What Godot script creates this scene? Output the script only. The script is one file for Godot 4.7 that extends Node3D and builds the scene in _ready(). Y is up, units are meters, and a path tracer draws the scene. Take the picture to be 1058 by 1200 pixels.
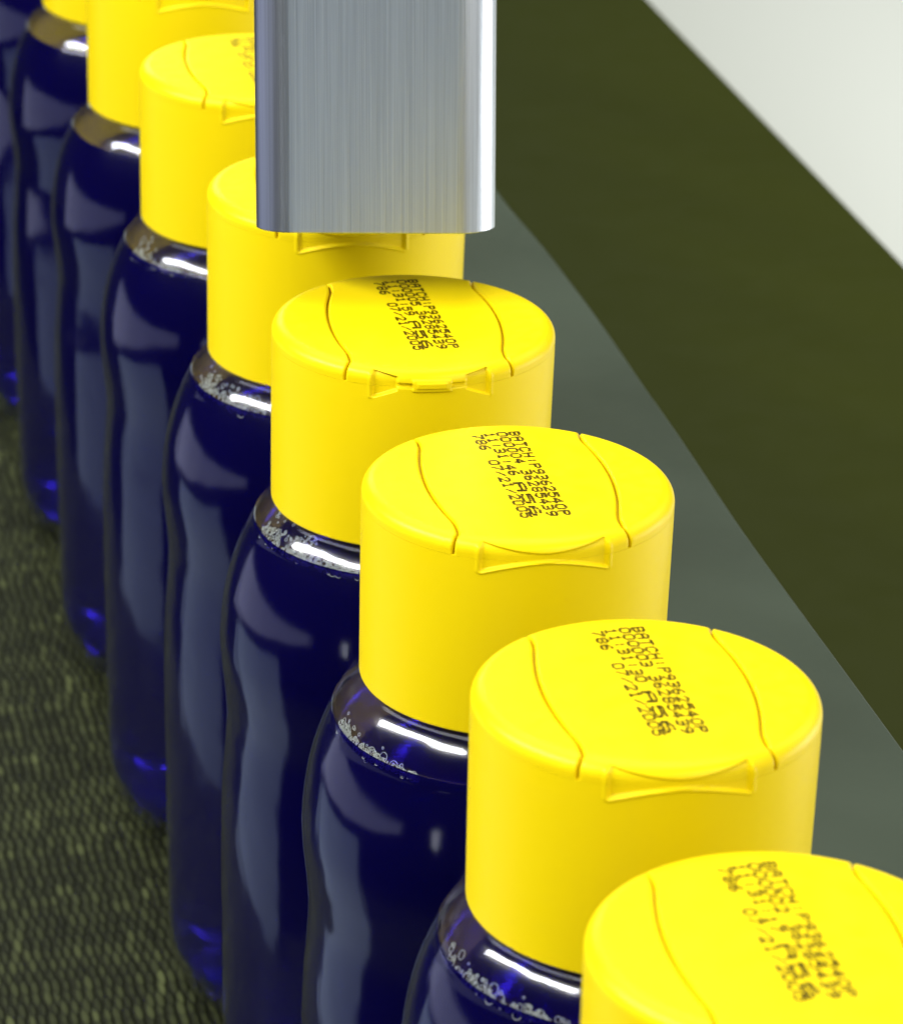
extends Node3D
# A row of blue bottles with yellow flip-top caps on a woven belt, under a steel print head.
# Axes: x across the belt (to the right in the picture), z along it (towards the viewer), y up, belt surface at y = 0.
const R := 0.02            # radius of a cap
const TOP := 6.98          # height of the cap tops above the belt, in cap radii
var rng := RandomNumberGenerator.new()

# ------------------------------------------------------------------ names and tags
var used := {}
func numbered(called: String) -> String:
	var n: int = used.get(called, 0)
	used[called] = n + 1
	return called if n == 0 else "%s_%03d" % [called, n]

func tag(o: Node3D, label: String, category: String, group := "", kind := "") -> void:
	if label: o.set_meta("label", label)
	if category: o.set_meta("category", category)
	if group: o.set_meta("group", group)
	if kind: o.set_meta("kind", kind)

func thing(called: String, at: Vector3) -> Node3D:
	var o := Node3D.new()
	o.name = numbered(called)
	o.position = at
	add_child(o)
	return o

func put(called: String, mesh: Mesh, m: Material, parent: Node3D = null) -> MeshInstance3D:
	var o := MeshInstance3D.new()
	o.mesh = mesh
	o.material_override = m
	if parent == null:
		o.name = numbered(called)
		add_child(o)
	else:
		o.name = called
		parent.add_child(o, true)
	return o

# ------------------------------------------------------------------ meshes
class Build:
	var v := PackedVector3Array()
	var n := PackedVector3Array()
	var uv := PackedVector2Array()
	var idx := PackedInt32Array()
	# a grid of rows x cols points; wrap joins the last column to the first; out says whether normals lean away from the hub
	func grid(rows: Array, wrap := false, hub := Vector3.ZERO, outward := true, uvs: Array = []) -> void:
		var nr := rows.size()
		var nc: int = rows[0].size()
		var base := v.size()
		var quads := nc if wrap else nc - 1
		var acc := PackedVector3Array()
		acc.resize(nr * nc)
		var tris := PackedInt32Array()
		for i in nr - 1:
			for j in quads:
				var k := (j + 1) % nc
				var q := [i * nc + j, i * nc + k, (i + 1) * nc + k, (i + 1) * nc + j]
				for t in [[q[0], q[1], q[2]], [q[0], q[2], q[3]]]:
					tris.append_array(PackedInt32Array(t))
		var flat := PackedVector3Array()
		for row in rows: flat.append_array(PackedVector3Array(row))
		var score := 0.0
		for t in range(0, tris.size(), 3):
			var a := flat[tris[t]]
			var c := (flat[tris[t + 2]] - a).cross(flat[tris[t + 1]] - a)
			score += c.dot(a - hub)
			for k in 3: acc[tris[t + k]] += c
		var flip := (score < 0.0) == outward
		for t in range(0, tris.size(), 3):
			if flip: idx.append_array(PackedInt32Array([base + tris[t], base + tris[t + 2], base + tris[t + 1]]))
			else: idx.append_array(PackedInt32Array([base + tris[t], base + tris[t + 1], base + tris[t + 2]]))
		for k in flat.size():
			v.append(flat[k])
			var nn := acc[k].normalized()
			n.append(-nn if flip else nn)
			uv.append(uvs[k] if uvs.size() else Vector2.ZERO)
	func mesh() -> ArrayMesh:
		var a := []
		a.resize(Mesh.ARRAY_MAX)
		a[Mesh.ARRAY_VERTEX] = v
		a[Mesh.ARRAY_NORMAL] = n
		a[Mesh.ARRAY_TEX_UV] = uv
		a[Mesh.ARRAY_INDEX] = idx
		var m := ArrayMesh.new()
		m.add_surface_from_arrays(Mesh.PRIMITIVE_TRIANGLES, a)
		return m

func lathe(b: Build, profile: Array, sides: int, hub: Vector3, outward := true) -> void:
	var rows := []
	for p in profile:
		var row := []
		for j in sides:
			var a := TAU * j / sides
			row.append(Vector3(p.x * sin(a), p.y, p.x * cos(a)) * R)
		rows.append(row)
	b.grid(rows, true, hub * R, outward)

func spline(pts: Array, steps: int) -> Array:
	var out := []
	for i in pts.size() - 1:
		var p0: Vector2 = pts[maxi(i - 1, 0)]
		var p1: Vector2 = pts[i]
		var p2: Vector2 = pts[i + 1]
		var p3: Vector2 = pts[mini(i + 2, pts.size() - 1)]
		for k in steps:
			out.append(p1.cubic_interpolate(p2, p0, p3, float(k) / steps))
	out.append(pts[-1])
	return out

# ------------------------------------------------------------------ the cap, in cap radii, its top at y = 0
const FLAT := 0.905
const RIM := 0.095
const SEAM := 0.135
const GAP := 0.0095
const SLOT_R := 0.93

func over(u: float, w: float, sink := 0.0) -> Vector3:     # the lid unrolled: (u, w) in a plane, laid over the top and down the rim
	var s := Vector2(u, w).length()
	var a := atan2(u, w)
	var r := s
	var y := -0.010 * pow(minf(s, FLAT) / FLAT, 2.0)
	var nr := 0.0
	var ny := 1.0
	if s > FLAT:
		var t := (s - FLAT) / RIM
		if t < PI / 2:
			r = FLAT + RIM * sin(t)
			y -= RIM * (1.0 - cos(t))
			nr = sin(t)
			ny = cos(t)
		else:
			r = FLAT + RIM
			y -= RIM + (t - PI / 2) * RIM
			nr = 1.0
			ny = 0.0
	r -= nr * sink
	y -= ny * sink
	r += dent(a, y) * smoothstep(0.0, 1.0, clampf(nr * 1.3, 0, 1))
	return Vector3(r * sin(a), y, r * cos(a)) * R

func seam_s() -> float:
	return FLAT + RIM * PI / 2 + (SEAM - RIM - 0.010)

func box_in(lo: float, hi: float, x: float, soft: float) -> float:
	return smoothstep(lo - soft, lo + soft, x) * (1.0 - smoothstep(hi - soft, hi + soft, x))

func dent(a: float, y: float) -> float:                   # relief of the front thumb grip and of the hinge at the back
	a = wrapf(a, -PI, PI)
	var deg := absf(rad_to_deg(a))
	if deg < 30.0:
		var t := clampf(deg / 23.5, 0, 1)
		var lo := lerpf(-0.128, -0.215, pow(t, 1.7))
		var hi := lerpf(-0.084, -0.030, pow(t, 1.5))
		var inside := box_in(lo, hi, y, 0.009) * (1.0 - smoothstep(22.9, 23.9, deg))
		var ridge := 0.006 * box_in(23.9, 25.2, deg, 0.4) * box_in(-0.225, -0.05, y, 0.012)
		var under := 0.008 * exp(-pow((y - lo + 0.012) / 0.008, 2.0)) * (1.0 - smoothstep(23.0, 25.0, deg))
		return -0.020 * lerpf(0.55, 1.0, t) * inside + ridge + under
	deg = 180.0 - deg
	if deg < 30.0:
		var t := clampf((deg - 13.5) / 10.5, 0, 1)
		var lo := lerpf(-0.150, -0.222, t)
		var hi := lerpf(-0.062, -0.034, t)
		var wing := box_in(lo, hi, y, 0.006) * box_in(14.0, 23.8, deg, 0.4)
		var edge := 0.006 * box_in(24.0, 25.3, deg, 0.4) * box_in(-0.23, -0.05, y, 0.012)
		var strap := box_in(-0.160, -0.074, y, 0.006) * (1.0 - smoothstep(7.2, 7.9, deg))
		var bar := box_in(-0.135, -0.092, y, 0.006) * (1.0 - smoothstep(5.6, 6.2, deg))
		var web := box_in(-0.135, -0.105, y, 0.006) * box_in(7.6, 14.0, deg, 0.4)
		return -0.026 * wing + edge + 0.014 * strap + 0.008 * bar - 0.014 * web
	return 0.0

func groove(w: float) -> float:                           # half width of the flap where it crosses w
	return 0.600 - 0.125 * pow((w + 0.04) / 0.8, 2.0) + 1.0 * pow(maxf(absf(w) - 0.55, 0.0), 2.0)

func border(gap: float) -> Array:                          # the right edge of the flap, back to front: [u, w] over top and rim
	var ends := []
	for sgn in [-1.0, 1.0]:
		var w := 0.5
		while Vector2(groove(sgn * w), w).length() < SLOT_R: w += 0.001
		ends.append(sgn * w)
	var pts := []
	var sm := seam_s()
	var n := 34
	for sgn in [-1.0, 1.0]:
		var w: float = ends[0] if sgn < 0 else ends[1]
		var edge := Vector2(groove(w), w).normalized()
		var side := Vector2(edge.y, -edge.x) * signf(-edge.y)
		var run := []
		for k in n + 1:
			var s := lerpf(SLOT_R, sm, float(k) / n)
			run.append(edge * s + Vector2(-absf(side.x), -side.y * signf(side.x) if side.x != 0 else 0.0).normalized() * gap)
		if sgn < 0:
			run.reverse()
			pts.append_array(run)
			for k in range(1, 60):
				var ww: float = lerpf(ends[0], ends[1], k / 60.0)
				pts.append(Vector2(groove(ww) - gap, ww))
		else:
			pts.append_array(run)
	return pts

const IN := [0.0, 0.003, 0.006, 0.010, 0.015, 0.022]
func soften(e: float) -> float:
	return 0.011 * pow(clampf(1.0 - e / 0.016, 0, 1), 2.0)

func flap_mesh() -> ArrayMesh:
	var b := Build.new()
	var br := border(GAP)
	var rows := []
	var uvs := []
	var sm := seam_s()
	for i in br.size():
		var e: Vector2 = br[i]
		var rho := e.length()
		var t := smoothstep(0.05, 0.75, absf(e.y))
		var cols := []
		for k in IN: cols.append(-e.x + k)
		for k in range(1, 120): cols.append(lerpf(-e.x + 0.022, e.x - 0.022, k / 120.0))
		for k in range(IN.size() - 1, -1, -1): cols.append(e.x - IN[k])
		var row := []
		var lip := 0.0
		for j in cols.size():
			var u: float = cols[j]
			var w := lerpf(e.y, signf(e.y) * sqrt(maxf(rho * rho - u * u, 0.0)), t)
			var d := soften(e.x - absf(u))
			if j == 0 or j == cols.size() - 1:                     # the wall of the groove
				var deep := over(u, w, 0.055)
				if j == 0: row.append(deep)
				row.append(over(u, w, maxf(d, lip)))
				if j > 0: row.append(deep)
			else:
				row.append(over(u, w, maxf(d, lip)))
		rows.append(row)
		for p in row: uvs.append(Vector2(p.x / R * 0.5 + 0.5, p.z / R * 0.5 + 0.5))
	# lower lips, turned inwards; the doubled row keeps the edge crisp
	rows.push_front(rows[0])
	rows.push_back(rows[-1])
	uvs = uvs.slice(0, rows[0].size()) + uvs + uvs.slice(uvs.size() - rows[0].size())
	for endrow in [0, rows.size() - 1]:
		var row := []
		for p in rows[endrow]:
			var q := Vector3(p.x, 0, p.z) * 0.94
			row.append(Vector3(q.x, p.y - 0.002 * R, q.z))
		var lipuv := []
		for p in row: lipuv.append(Vector2(p.x / R * 0.5 + 0.5, p.z / R * 0.5 + 0.5))
		if endrow == 0:
			rows.push_front(row)
			uvs = lipuv + uvs
		else:
			rows.push_back(row)
			uvs = uvs + lipuv
			break
		endrow += 1
	b.grid(rows, false, Vector3(0, -0.6, 0) * R, true, uvs)
	return b.mesh()

func side_mesh(sgn: float) -> ArrayMesh:
	var b := Build.new()
	var br := border(-GAP)
	var sm := seam_s()
	var a0: float = atan2(br[0].x, br[0].y)
	var a1: float = atan2(br[-1].x, br[-1].y)
	var rows := []
	for i in br.size():
		var g: Vector2 = br[i]
		# spread the outer edge evenly, with the slots' straight runs on short arcs
		var f := float(i) / (br.size() - 1)
		var n := 34.0 / (br.size() - 1)
		var arc := 0.0
		if f < n: arc = 0.06 * f / n
		elif f > 1.0 - n: arc = 1.0 - 0.06 * (1.0 - f) / n
		else: arc = 0.06 + 0.88 * (f - n) / (1.0 - 2.0 * n)
		var a := lerpf(a0, a1, arc)
		var o := Vector2(sin(a), cos(a)) * sm
		var long := g.distance_to(o)
		var row := [over(sgn * g.x, g.y, 0.055)]
		for k in IN:
			var p := g.lerp(o, minf(k / maxf(long, 0.0001), 1.0) if k < long * 0.3 else 0.3)
			row.append(over(sgn * p.x, p.y, soften(k)))
		for k in range(1, 41):
			var p := g.lerp(o, lerpf(minf(0.022 / maxf(long, 0.0001), 0.3), 1.0, k / 40.0))
			row.append(over(sgn * p.x, p.y, 0.0))
		rows.append(row)
	b.grid(rows, false, Vector3(0, -0.6, 0) * R)
	return b.mesh()

func skirt_mesh() -> ArrayMesh:
	var b := Build.new()
	var angles := []
	for q in [0.0, PI]:
		for k in 112: angles.append(q + deg_to_rad(-28.0 + k * 0.5))
		for k in 40: angles.append(q + deg_to_rad(28.0 + k * 124.0 / 40))
	var prof := []
	for p in [[0.0, -0.058], [0.5, -0.058], [0.90, -0.058], [0.925, -0.068], [0.93, -0.138], [0.93, -0.1365], [0.93, -0.1365], [1.0, -0.1365], [1.0, -0.1365], [1.0, -0.144]]: prof.append(p)
	for k in 20: prof.append([1.0, -0.148 - k * 0.0048])
	for k in range(0, 13): prof.append([1.0 - 0.012 * k / 12.0, lerpf(-0.25, -1.33, k / 12.0)])
	prof.append_array([[0.987, -1.340], [0.984, -1.346], [0.976, -1.350], [0.955, -1.350], [0.948, -1.346], [0.94, -1.33], [0.93, -0.9], [0.92, -0.3]])
	var rows := []
	for i in prof.size():
		var row := []
		for a in angles:
			var r: float = prof[i][0]
			var y: float = prof[i][1]
			if r > 0.98 and y > -0.26: r += dent(a, y)
			row.append(Vector3(r * sin(a), y, r * cos(a)) * R)
		rows.append(row)
	b.grid(rows, true, Vector3(0, -0.6, 0) * R)
	return b.mesh()

# ------------------------------------------------------------------ the bottle, in cap radii, measured down from the cap top
const BODY := [Vector2(0.88, -1.20), Vector2(0.91, -1.30), Vector2(0.955, -1.352), Vector2(1.02, -1.40), Vector2(1.115, -1.53), Vector2(1.21, -1.73), Vector2(1.282, -1.95), Vector2(1.325, -2.17), Vector2(1.345, -2.42), Vector2(1.335, -2.62), Vector2(1.310, -2.84), Vector2(1.292, -3.06), Vector2(1.300, -3.32), Vector2(1.320, -3.64), Vector2(1.328, -3.98), Vector2(1.325, -4.40), Vector2(1.312, -5.2), Vector2(1.303, -5.9), Vector2(1.292, -6.45), Vector2(1.262, -6.70), Vector2(1.19, -6.87), Vector2(1.08, -6.955), Vector2(0.98, -6.978)]

func radius_at(y: float, prof: Array) -> float:
	for i in prof.size() - 1:
		if y <= prof[i].y and y >= prof[i + 1].y:
			return lerpf(prof[i].x, prof[i + 1].x, (prof[i].y - y) / maxf(prof[i].y - prof[i + 1].y, 1e-6))
	return prof[-1].x

var body_profile: Array
func shell_mesh() -> ArrayMesh:
	var b := Build.new()
	var p := body_profile.duplicate()
	p.append_array([Vector2(0.9, -6.95), Vector2(0.7, -6.86), Vector2(0.4, -6.80), Vector2(0.0, -6.78)])
	lathe(b, p, 128, Vector3(0, -4, 0))
	return b.mesh()

func liquid_mesh(level: float) -> ArrayMesh:
	var b := Build.new()
	var p := []
	var wall := 0.018
	var rl := radius_at(level, body_profile) - wall
	p.append_array([Vector2(0, level), Vector2(rl * 0.5, level), Vector2(rl - 0.14, level), Vector2(rl - 0.06, level + 0.010), Vector2(rl - 0.02, level + 0.030), Vector2(rl - 0.004, level + 0.052)])
	for q in body_profile:
		if q.y < level + 0.01: p.append(Vector2(q.x - wall - 0.05 * smoothstep(-6.5, -6.97, q.y), maxf(q.y, -6.975) + 0.075 * smoothstep(-6.3, -6.97, q.y)))
	p.append_array([Vector2(0.86, -6.87), Vector2(0.7, -6.79), Vector2(0.4, -6.73), Vector2(0.0, -6.71)])
	lathe(b, p, 128, Vector3(0, -4, 0))
	return b.mesh()

func ring_into(b: Build, c: Vector3, out: Vector3, up: Vector3, rr: float, thick: float) -> void:
	var side := out.cross(up).normalized()
	var rows := []
	for i in 13:
		var a := TAU * i / 12.0
		var d := side * cos(a) + up * sin(a)
		var row := []
		for j in 5:
			var t := TAU * j / 5.0
			row.append(c + d * (rr + thick * cos(t)) + out * thick * sin(t))
		rows.append(row)
	b.grid(rows, true, c, true)

func foam_mesh(level: float, from: float, to: float, density: float, spread: float) -> ArrayMesh:
	var b := Build.new()
	var count := int((to - from) * density * 2.4)
	for k in count:
		var deg := lerpf(from, to, rng.randf())
		if rng.randf() > 0.72 + 0.4 * sin(deg * 0.31 + level * 40.0): continue
		var a := deg_to_rad(deg)
		# thicker towards the left end of the arc
		var y := level + 0.03 + absf(rng.randfn(0.0, 1.0)) * spread * (0.35 + 0.65 * smoothstep(to, from, deg)) - 0.02
		var rr := rng.randf_range(0.005, 0.013) if rng.randf() < 0.88 else rng.randf_range(0.015, 0.036)
		var rad := radius_at(y, body_profile) - 0.010 - 0.035 * rng.randf()
		var slope := (radius_at(y - 0.03, body_profile) - radius_at(y + 0.03, body_profile)) / 0.06
		var out := Vector3(sin(a), slope, cos(a)).normalized()
		var up := Vector3(-sin(a) * slope, 1, -cos(a) * slope).normalized()
		ring_into(b, Vector3(rad * sin(a), y, rad * cos(a)) * R, out, up, rr * R, 0.0019 * R)
	return b.mesh()

# ------------------------------------------------------------------ print on the lids
const GLYPHS := {
	"0": ["01110", "10001", "10001", "10001", "10001", "10001", "01110"], "1": ["00100", "01100", "00100", "00100", "00100", "00100", "01110"],
	"2": ["01110", "10001", "00001", "00010", "00100", "01000", "11111"], "3": ["11110", "00001", "00001", "01110", "00001", "00001", "11110"],
	"4": ["00010", "00110", "01010", "10010", "11111", "00010", "00010"], "5": ["11111", "10000", "11110", "00001", "00001", "10001", "01110"],
	"6": ["00110", "01000", "10000", "11110", "10001", "10001", "01110"], "7": ["11111", "00001", "00010", "00100", "00100", "01000", "01000"],
	"8": ["01110", "10001", "10001", "01110", "10001", "10001", "01110"], "9": ["01110", "10001", "10001", "01111", "00001", "00010", "01100"],
	"A": ["01110", "10001", "10001", "11111", "10001", "10001", "10001"], "B": ["11110", "10001", "10001", "11110", "10001", "10001", "11110"],
	"C": ["01110", "10001", "10000", "10000", "10000", "10001", "01110"], "H": ["10001", "10001", "10001", "11111", "10001", "10001", "10001"],
	"P": ["11110", "10001", "10001", "11110", "10000", "10000", "10000"], "T": ["11111", "00100", "00100", "00100", "00100", "00100", "00100"],
	":": ["00000", "00100", "00100", "00000", "00100", "00100", "00000"], "/": ["00000", "00001", "00010", "00100", "01000", "10000", "00000"],
}
const SIDE := 1024
var yellow := Color(0.80, 0.612, 0.003).linear_to_srgb()
var ink := Color(0.022, 0.011, 0.001).linear_to_srgb()

func dot(im: Image, at: Vector2, rad: float, dark: float) -> void:
	for py in range(int(at.y - rad - 1.5), int(at.y + rad + 2.5)):
		for px in range(int(at.x - rad - 1.5), int(at.x + rad + 2.5)):
			var d := Vector2(px + 0.5, py + 0.5).distance_to(at)
			var k := clampf(rad + 0.8 - d, 0.0, 1.0) * dark
			if k > 0.0: im.set_pixel(px, py, im.get_pixel(px, py).lerp(ink, k))

func print_lines(lines: Array, turn: float, darkness: float) -> ImageTexture:
	var im := Image.create(SIDE, SIDE, false, Image.FORMAT_RGBA8)
	im.fill(yellow)
	for l in lines:                                        # [text, first column, x of the line's foot, width, height of a dot column]
		var text: String = l[0]
		for k in text.length():
			if not GLYPHS.has(text[k]): continue
			var gl: Array = GLYPHS[text[k]]
			for r in 7:
				for c in 5:
					if gl[r][c] == "0": continue
					var z: float = -0.795 + (float(l[1]) + k * float(l[3])) * 0.0945 + c * 0.0152 * float(l[3])
					var x: float = float(l[2]) + (6 - r) * 0.0100 * float(l[4])
					var p := Vector2(x + rng.randfn(0, 0.0012), z + rng.randfn(0, 0.0012)).rotated(turn)
					for again in (2 if float(l[3]) > 1.0 else 1):
						dot(im, (p + Vector2(0, 0.013 * again).rotated(turn)) * 0.5 * SIDE + Vector2(0.5, 0.5) * SIDE, rng.randf_range(4.5, 5.6), darkness * rng.randf_range(0.7, 1.0))
	return ImageTexture.create_from_image(im)

# ------------------------------------------------------------------ materials
func mat(c: Color, rough: float, spec := 0.5) -> StandardMaterial3D:
	var m := StandardMaterial3D.new()
	m.albedo_color = c
	m.roughness = rough
	m.metallic_specular = spec
	return m

func plastic() -> StandardMaterial3D:
	var m := mat(yellow, 0.34, 0.26)
	var n := FastNoiseLite.new()
	n.seed = 3
	n.frequency = 0.09
	var t := NoiseTexture2D.new()
	t.width = 512
	t.height = 512
	t.seamless = true
	t.noise = n
	m.heightmap_enabled = true
	m.heightmap_texture = t
	m.heightmap_scale = 0.0012
	m = worn(m, 60.0, 0.28, 0.44, 21)
	m.uv1_world_triplanar = false
	return m

func worn(m: StandardMaterial3D, scale: float, lo: float, hi: float, seed_: int) -> StandardMaterial3D:   # uneven gloss
	var n := FastNoiseLite.new()
	n.seed = seed_
	n.frequency = 0.012
	n.fractal_octaves = 5
	var t := NoiseTexture2D.new()
	t.width = 512
	t.height = 512
	t.seamless = true
	t.noise = n
	var g := Gradient.new()
	g.set_color(0, Color(lo, lo, lo))
	g.set_color(1, Color(hi, hi, hi))
	t.color_ramp = g
	m.roughness = 1.0
	m.roughness_texture = t
	m.uv1_triplanar = true
	m.uv1_world_triplanar = true
	m.uv1_scale = Vector3.ONE * scale
	return m

func weave() -> StandardMaterial3D:
	var cols := 32
	var rows := 16
	var n := 1024
	var col := Image.create(n, n, false, Image.FORMAT_RGB8)
	var hgt := Image.create(n, n, false, Image.FORMAT_RGB8)
	var r := RandomNumberGenerator.new()
	r.seed = 41
	var tone := []
	var rowtone := []
	for k in rows * 2: rowtone.append(r.randf_range(0.75, 1.2))
	for k in rows * 2 * cols: tone.append(r.randf_range(0.55, 1.15) + (0.8 if r.randf() < 0.07 else 0.0))
	var rowshift := []
	for k in rows * 2: rowshift.append(r.randf_range(-0.20, 0.20) + (0.22 if k % 2 else 0.0))
	var shift := []
	var full := []
	for k in rows * 2 * cols:
		shift.append(r.randf_range(-0.10, 0.10))
		full.append(r.randf_range(0.58, 1.05))
	for py in n:
		var gy := float(py) / n * rows * 2
		for px in n:
			var gx := float(px) / n * cols
			var best := 0.0
			var which := 0
			for dy in [-1, 0, 1]:
				var iy := floori(gy) + int(dy)
				var odd: float = rowshift[posmod(iy, rows * 2)]
				var ix := floori(gx - odd)
				var lx := gx - odd - ix - 0.5
				var ly := gy - iy - 0.5
				var kk := posmod(iy, rows * 2) * cols + posmod(ix, cols)
				lx += shift[kk]
				var h: float = full[kk] - lx * lx * 4.6 - ly * ly * 1.25
				if h > best:
					best = h
					which = posmod(iy, rows * 2) * cols + posmod(ix, cols)
			var top := sqrt(maxf(best, 0.0))
			var t: float = tone[which] * rowtone[which / cols]
			var k := t * (0.36 + 0.85 * smoothstep(0.50, 0.98, top))
			col.set_pixel(px, py, Color(0.030 * k, 0.035 * k, 0.013 * k).linear_to_srgb())
			var hh := top * (0.8 + 0.2 * t)
			hgt.set_pixel(px, py, Color(hh, hh, hh))
	var m := mat(Color.WHITE, 0.6, 0.25)
	m.albedo_texture = ImageTexture.create_from_image(col)
	m.heightmap_enabled = true
	m.heightmap_texture = ImageTexture.create_from_image(hgt)
	m.heightmap_scale = 0.032
	m.uv1_triplanar = true
	m.uv1_world_triplanar = true
	m.uv1_scale = Vector3(1.0 / (cols * 0.088 * R), 40.0, 1.0 / (rows * 0.36 * R))
	return m

func brushed() -> StandardMaterial3D:
	var r := RandomNumberGenerator.new()
	r.seed = 9
	var w := 512
	var h := 256
	var im := Image.create(w, h, false, Image.FORMAT_RGB8)
	var streak := PackedFloat32Array()
	streak.resize(w * h)
	for px in w:
		var a := r.randf()
		for py in h: streak[py * w + px] = a * 0.5
	for k in 5200:
		var px := r.randi_range(0, w - 1)
		var y0 := r.randi_range(0, h - 1)
		var long := r.randi_range(20, 160)
		var d := r.randf_range(-0.28, 0.28)
		for j in long: streak[((y0 + j) % h) * w + px] += d * sin(PI * j / long)
	for py in h:
		for px in w:
			var g := clampf(0.35 + streak[py * w + px], 0.0, 1.0)
			im.set_pixel(px, py, Color(g, g, g))
	var t := ImageTexture.create_from_image(im)
	var tint := Image.create(w, h, false, Image.FORMAT_RGB8)
	for py in h:
		for px in w:
			var g := im.get_pixel(px, py).r
			var s := 0.56 + 0.16 * (g - 0.5)
			tint.set_pixel(px, py, Color(s * 0.93, s, s * 1.09).linear_to_srgb())
	var m := mat(Color.WHITE, 0.32)
	m.metallic = 1.0
	m.albedo_texture = ImageTexture.create_from_image(tint)
	m.heightmap_enabled = true
	m.heightmap_texture = t
	m.heightmap_scale = 0.0016
	m.uv1_scale = Vector3(1.6, 1, 1)
	return m

func pane(c: Color) -> StandardMaterial3D:
	var m := mat(c, 0.02)
	m.transparency = BaseMaterial3D.TRANSPARENCY_ALPHA
	return m

func strip(b: Build, section: Array, path: Callable, zs: Array) -> void:   # a closed section swept along z, its corners kept crisp
	for i in section.size():
		var a: Vector2 = section[i]
		var c: Vector2 = section[(i + 1) % section.size()]
		var rows := []
		for z in zs:
			var s: float = path.call(z)
			rows.append([Vector3(a.x + s * clampf((a.x - 1.9) * 3.0, 0, 1), a.y, z) * R, Vector3(c.x + s * clampf((c.x - 1.9) * 3.0, 0, 1), c.y, z) * R])
		var mid := Vector2.ZERO
		for q in section: mid += q / section.size()
		b.grid(rows, false, Vector3(mid.x, mid.y, (zs[0] + zs[-1]) * 0.5) * R)

func slab(x0: float, x1: float, y0: float, y1: float, z0: float, z1: float, bevel: float) -> ArrayMesh:
	var b := Build.new()
	var sec := []
	for q in [[x1, y1, 0], [x0, y1, 1], [x0, y0, 2], [x1, y0, 3]]:
		var sx := -1.0 if q[0] == x1 else 1.0
		var sy := -1.0 if q[1] == y1 else 1.0
		var pair := [Vector2(q[0] + sx * bevel, q[1]), Vector2(q[0], q[1] + sy * bevel)]
		if q[2] == 0 or q[2] == 2: pair.reverse()
		sec.append_array(pair)
	strip(b, sec, func(_z): return 0.0, [z0, z1])
	for z in [z0, z1]:
		var rows := [[], []]
		var m := Vector3((x0 + x1) / 2, (y0 + y1) / 2, z) * R
		for q in sec:
			rows[0].append(Vector3(q.x, q.y, z) * R)
			rows[1].append(m)
		b.grid(rows, true, Vector3((x0 + x1) / 2, (y0 + y1) / 2, (z0 + z1) / 2) * R)
	return b.mesh()

func softbox(called: String, at: Vector3, aim: Vector3, w: float, h: float, energy: float, c: Color, roll := 0.0) -> void:
	var l := AreaLight3D.new()
	l.name = called
	l.area_size = Vector2(w, h)
	l.light_energy = energy
	l.light_color = c
	l.area_range = 12.0
	l.shadow_enabled = true
	add_child(l)
	l.look_at_from_position(at * R, aim * R, Vector3.UP if absf((aim - at).normalized().y) < 0.98 else Vector3.FORWARD)
	l.rotate_object_local(Vector3.BACK, deg_to_rad(roll))

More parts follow.
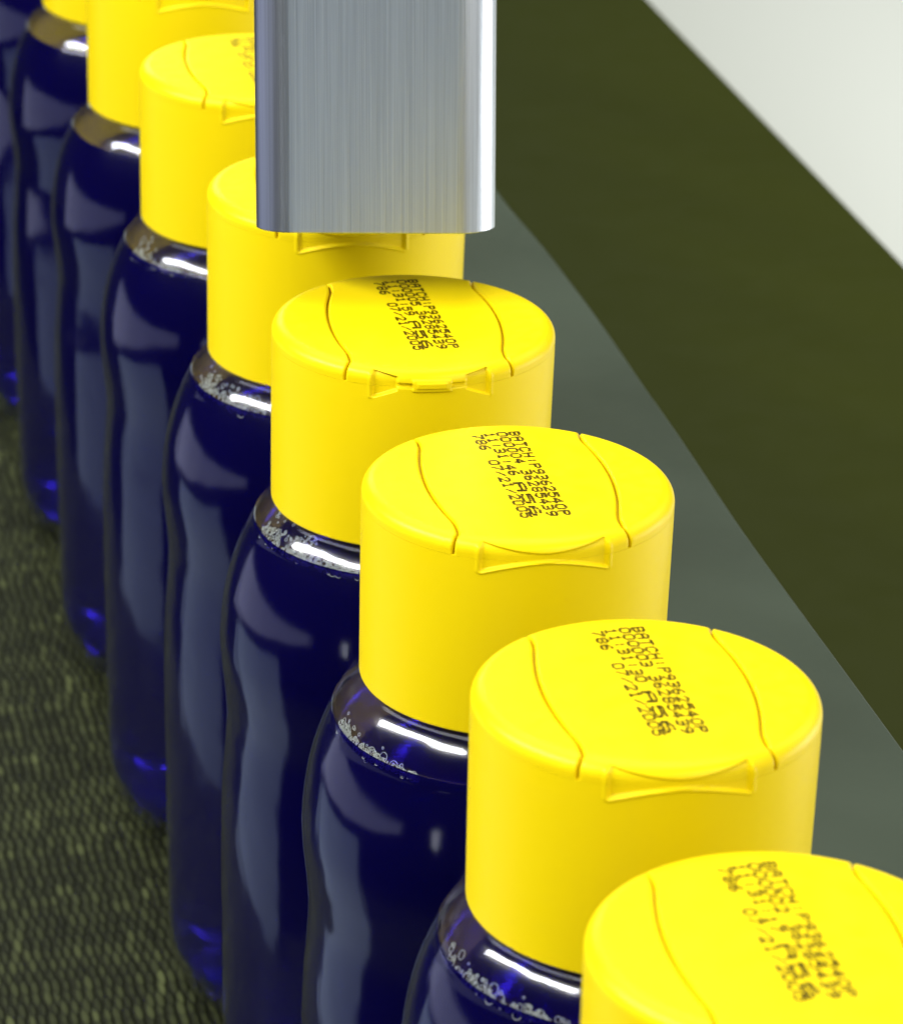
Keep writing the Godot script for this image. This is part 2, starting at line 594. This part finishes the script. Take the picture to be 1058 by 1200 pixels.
# ------------------------------------------------------------------ the scene
func _ready() -> void:
	rng.seed = 20
	# camera
	var cam := Camera3D.new()
	cam.name = "camera"
	add_child(cam)
	var cr := Vector3(0.974645, 0.029603, 0.22179).normalized()
	var cb := Vector3(-0.215072, 0.397417, 0.892078).normalized()
	var cu := cb.cross(cr).normalized()
	cam.transform = Transform3D(Basis(cr, cu, cb), Vector3(-5.7703, 9.6583 + TOP, 19.0742) * R)
	var lens := CameraAttributesPhysical.new()
	lens.frustum_focal_length = 12.0 / tan(deg_to_rad(14.977 / 2.0))
	lens.frustum_focus_distance = 25.6 * R
	lens.frustum_near = 0.05
	lens.frustum_far = 60.0
	lens.exposure_aperture = 36.0
	cam.attributes = lens
	cam.current = true
	# surroundings and lamps
	var env := Environment.new()
	env.background_mode = Environment.BG_COLOR
	env.background_color = Color(0.09, 0.095, 0.09)
	env.tonemap_mode = Environment.TONE_MAPPER_LINEAR
	env.tonemap_exposure = 1.3
	env.sdfgi_enabled = true
	env.ssao_enabled = true
	env.ssil_enabled = true
	var we := WorldEnvironment.new()
	we.name = "surroundings"
	we.environment = env
	add_child(we)
	softbox("overhead_lamp", Vector3(-4, 58, -22), Vector3(0, 7, -10), 1.20, 1.20, 1.25, Color(1.0, 1.0, 0.98))
	softbox("strip_lamp", Vector3(-34, 33, -1), Vector3(0, 5, -3), 0.95, 0.065, 1.1, Color(1.0, 1.0, 1.0), 22.0)
	softbox("low_side_lamp", Vector3(-24, -16, -18), Vector3(0, -16, -7), 0.42, 0.50, 0.026, Color(0.80, 0.88, 1.0))
	softbox("side_lamp", Vector3(-64, -1.6, -5), Vector3(-57.4, -1.6, 2.55), 2.12, 0.18, 0.060, Color(0.84, 0.86, 1.0))
	softbox("front_lamp", Vector3(-14, 2, 52), Vector3(0, 8, -7), 0.70, 0.50, 0.055, Color(0.92, 0.97, 1.0))
	softbox("front_strip_lamp", Vector3(-40, 3, 28), Vector3(0, 3, -7), 0.10, 0.12, 0.006, Color(0.96, 0.98, 1.0))
	softbox("fill_lamp", Vector3(30, 36, 40), Vector3(0, 5, -5), 0.80, 0.80, 0.82, Color(1.0, 0.99, 0.97))
	softbox("back_lamp", Vector3(-6, 44, -130), Vector3(3, 2, -28), 0.80, 0.70, 0.40, Color(0.95, 1.0, 0.95))
	softbox("right_lamp", Vector3(34, 26, -16), Vector3(14, 0, -22), 0.50, 0.50, 0.12, Color(1.0, 1.0, 1.0))
	softbox("right_strip_lamp", Vector3(26, 4, -5), Vector3(0, 4, -7), 0.34, 0.16, 0.08, Color(1.0, 1.0, 1.0))

	# the setting
	var white := mat(Color(0.66, 0.685, 0.635).linear_to_srgb(), 0.8, 0.3)
	tag(put("white_floor", slab(8.9, 90, -3.0, -2.0, -140, 60, 0.01), white), "", "", "", "structure")
	tag(put("dark_floor", slab(-120, 120, -42.0, -41.0, -160, 120, 0.01), mat(Color(0.05, 0.055, 0.05).linear_to_srgb(), 0.8)), "", "", "", "structure")
	var belt := put("conveyor_belt", slab(-5.2, 1.62, -0.35, 0.0, -60, 9, 0.05), weave())
	tag(belt, "olive woven conveyor belt under the row of bottles", "conveyor belt")
	var deck := put("machine_deck", slab(1.75, 8.76, 1.72, 1.98, -60, 9, 0.05), worn(mat(Color(0.028, 0.034, 0.004).linear_to_srgb(), 0.42, 0.38), 12.0, 0.35, 0.39, 8))
	tag(deck, "dark olive flat machine deck between grey rail and white surface", "machine deck")

	# the grey guide rail
	var bends := {-60.0: 0.0, -20.0: -0.02, -14.3: -0.01, -12.4: 0.05, -11.2: 0.06, -8.9: 0.03, -6.1: -0.02, -2.7: -0.01, 1.0: 0.0, 20.0: 0.0}
	var zs := []
	var z := -60.0
	while z < 9.0:
		zs.append(z)
		z += 0.4
	zs.append(9.0)
	var bend := func(at: float) -> float:
		var keys := bends.keys()
		for k in keys.size() - 1:
			if at >= keys[k] and at <= keys[k + 1]:
				return lerpf(bends[keys[k]], bends[keys[k + 1]], smoothstep(keys[k], keys[k + 1], at))
		return 0.0
	var rail := thing("guide_rail", Vector3.ZERO)
	tag(rail, "grey metal guide rail running along the right side of the bottles", "guide rail")
	var grey := worn(mat(Color(0.046, 0.060, 0.043).linear_to_srgb(), 0.5, 0.28), 14.0, 0.45, 0.55, 5)
	var b := Build.new()
	var t0 := TOP - 2.0
	strip(b, [Vector2(1.50, t0), Vector2(2.625, t0), Vector2(2.65, t0 - 0.025), Vector2(2.65, t0 - 0.34), Vector2(1.50, t0 - 0.34)], bend, zs)
	put("top_plate", b.mesh(), grey, rail)
	b = Build.new()
	strip(b, [Vector2(1.56, t0 - 0.344), Vector2(1.72, t0 - 0.344), Vector2(1.72, -0.4), Vector2(1.56, -0.4)], func(_z): return 0.0, [-60.0, 9.0])
	put("web", b.mesh(), grey, rail)

	# bottles
	body_profile = spline(BODY, 5)
	var yl := plastic()
	var skirt := skirt_mesh()
	var flap := flap_mesh()
	var sides := [side_mesh(-1.0), side_mesh(1.0)]
	var shell := shell_mesh()
	var clear := pane(Color(0.16, 0.17, 0.30, 0.0))
	clear.roughness = 0.11
	var ripple := FastNoiseLite.new()
	ripple.seed = 12
	ripple.frequency = 0.02
	ripple.fractal_octaves = 2
	var rt := NoiseTexture2D.new()
	rt.width = 512
	rt.height = 512
	rt.seamless = true
	rt.noise = ripple
	clear.heightmap_enabled = true
	clear.heightmap_texture = rt
	clear.heightmap_scale = 0.020
	clear.uv1_triplanar = true
	clear.uv1_world_triplanar = true
	clear.uv1_scale = Vector3(11, 6, 11)
	var blue := mat(Color(0.012, 0.005, 0.29).linear_to_srgb(), 0.10)
	blue.refraction_enabled = true
	blue.refraction_scale = 0.034
	blue.albedo_color.a = 0.09
	blue.transparency = BaseMaterial3D.TRANSPARENCY_ALPHA
	var froth := mat(Color(0.36, 0.40, 0.37).linear_to_srgb(), 0.25)
	var spots := [
		{"x": -0.087, "z": 2.892, "yaw": -4.0, "level": -1.64, "no": "000002", "at": "11:31:17", "foam": [-82.0, -20.0, 1.2, 0.05], "label": "nearest bottle, its cap cut off by the lower right corner"},
		{"x": 0.0, "z": 0.0, "yaw": -3.6, "level": -1.64, "no": "000003", "at": "11:31:30", "foam": [-88.0, -20.0, 1.8, 0.05], "label": "bottle printed 000003 between the cut-off nearest bottle and the one printed 000004"},
		{"x": -0.004, "z": -3.054, "yaw": -3.4, "level": -1.67, "no": "000004", "at": "11:31:46", "foam": [-88.0, -44.0, 3.4, 0.04], "label": "bottle printed 000004, its whole cap top and thumb grip in view"},
		{"x": -0.046, "z": -5.991, "yaw": 175.2, "level": -1.56, "no": "000005", "at": "11:31:59", "foam": [-88.0, -24.0, 3.2, 0.09], "label": "bottle in front of the steel print head, its cap turned hinge side forward"},
		{"x": -0.008, "z": -8.946, "yaw": -4.0, "level": -1.58, "no": "000006", "at": "11:32:12", "foam": [-86.0, -40.0, 3.4, 0.10], "label": "bottle right under the steel print head, its cap top hidden"},
		{"x": -0.046, "z": -12.16, "yaw": -3.0, "level": -1.60, "no": "000007", "at": "11:32:25", "foam": [-80.0, -40.0, 2.4, 0.08], "label": "first bottle behind the print head, its cap top partly showing"},
		{"x": -0.044, "z": -15.426, "yaw": -5.0, "level": -1.62, "no": "000008", "at": "11:32:38", "foam": [], "label": "blurred second bottle behind the print head, cap top cut by the upper edge"},
		{"x": -0.043, "z": -18.753, "yaw": -4.0, "level": -1.64, "no": "000009", "at": "11:32:51", "foam": [], "label": "blurred third bottle behind the print head, only a sliver of yellow cap showing"},
		{"x": -0.043, "z": -22.0, "yaw": -4.0, "level": -1.62, "no": "000010", "at": "11:33:04", "foam": [], "label": "farthest blurred bottle at the left edge, only its dark blue body showing"},
	]
	for i in spots.size():
		var s: Dictionary = spots[i]
		var o := thing("bottle", Vector3(s.x, 0, s.z) * R)
		tag(o, "blue liquid " + s.label, "bottle", "blue bottles with yellow flip-top caps in a row")
		var high := Vector3(0, TOP * R, 0)
		put("shell", shell, clear, o).position = high
		put("liquid", liquid_mesh(s.level), blue, o).position = high
		if s.foam.size():
			var f := put("foam", foam_mesh(s.level, s.foam[0], s.foam[1], s.foam[2], s.foam[3]), froth, o)
			f.position = high
			f.set_meta("kind", "stuff")
		var cap := put("cap", skirt, yl, o)
		cap.position = high
		cap.rotation.y = deg_to_rad(s.yaw)
		var fm := yl
		if i < 7:
			fm = plastic()
			fm.heightmap_enabled = false
			fm.uv1_triplanar = false
			fm.uv1_scale = Vector3.ONE
			fm.albedo_color = Color.WHITE
			fm.albedo_texture = print_lines([
				["BATCH:P9362540P", 0, 0.130, 1.0, 1.0], [s.no + " 36285439", 0, 0.048, 1.0, 1.0], [s.at, 0, -0.036, 1.0, 1.0],
				["A56", 9.0, -0.046, 2.0, 1.0], ["786", 0.25, -0.120, 1.0, 1.0], ["07/21/2005", 5, -0.120, 1.0, 1.0]], cap.rotation.y, 0.9)
		put("lid_flap", flap, fm, cap)
		for k in 2: put("lid_side", sides[k], yl, cap)

	# the print head: a steel tube with rounded corners hanging over the row
	var head := thing("print_head", Vector3(-0.075, TOP + 0.40, -7.13) * R)
	tag(head, "brushed steel print head with rounded corners hanging over the row of bottles", "print head")
	var face := Vector3(-0.234375, 0, 0.972146)
	var up := Vector3.UP.rotated(face, deg_to_rad(1.6))
	head.basis = Basis(up.cross(face).normalized(), up, face)
	head.transform = head.transform * Transform3D(Basis(Vector3.RIGHT, deg_to_rad(-8.0)), Vector3.ZERO)
	b = Build.new()
	var hw := 0.85
	var hd := 0.80
	var cz := 0.28
	var outline := []
	for q in [[1, 1], [-1, 1], [-1, -1], [1, -1]]:
		for k in 17:
			var a: float = atan2(q[1], q[0]) + deg_to_rad(-45.0 + 90.0 * k / 16.0)
			outline.append(Vector2(q[0] * (hw - cz), q[1] * (hd - cz)) + Vector2(cos(a), sin(a)) * cz)
	outline.append(outline[0])
	var rows := []
	var uvs := []
	var levels := [[-0.05, 0.0], [-0.02, 0.0], [0.0, 0.003], [0.0, 0.010], [0.0, 0.02], [0.0, 8.0], [0.0, 16.0]]
	for lv in levels:
		var along := 0.0
		var row := []
		for j in outline.size():
			var p: Vector2 = outline[j]
			if j: along += p.distance_to(outline[j - 1])
			var inset: Vector2 = p.normalized() * float(lv[0])
			row.append(Vector3(p.x + inset.x, lv[1], p.y + inset.y) * R)
			uvs.append(Vector2(along / 4.0, lv[1] / 4.0))
		rows.append(row)
	b.grid(rows, false, Vector3(0, 8, 0) * R, true, uvs)
	put("steel_tube", b.mesh(), brushed(), head)
	b = Build.new()
	var under := [[], []]
	for p in outline:
		under[0].append(Vector3(p.x * 0.95, 0.004, p.y * 0.95) * R)
		under[1].append(Vector3(0, 0.004, 0))
	b.grid(under, false, Vector3(0, 5, 0) * R)
	put("bottom_plate", b.mesh(), mat(Color(0.10, 0.10, 0.10).linear_to_srgb(), 0.5), head)
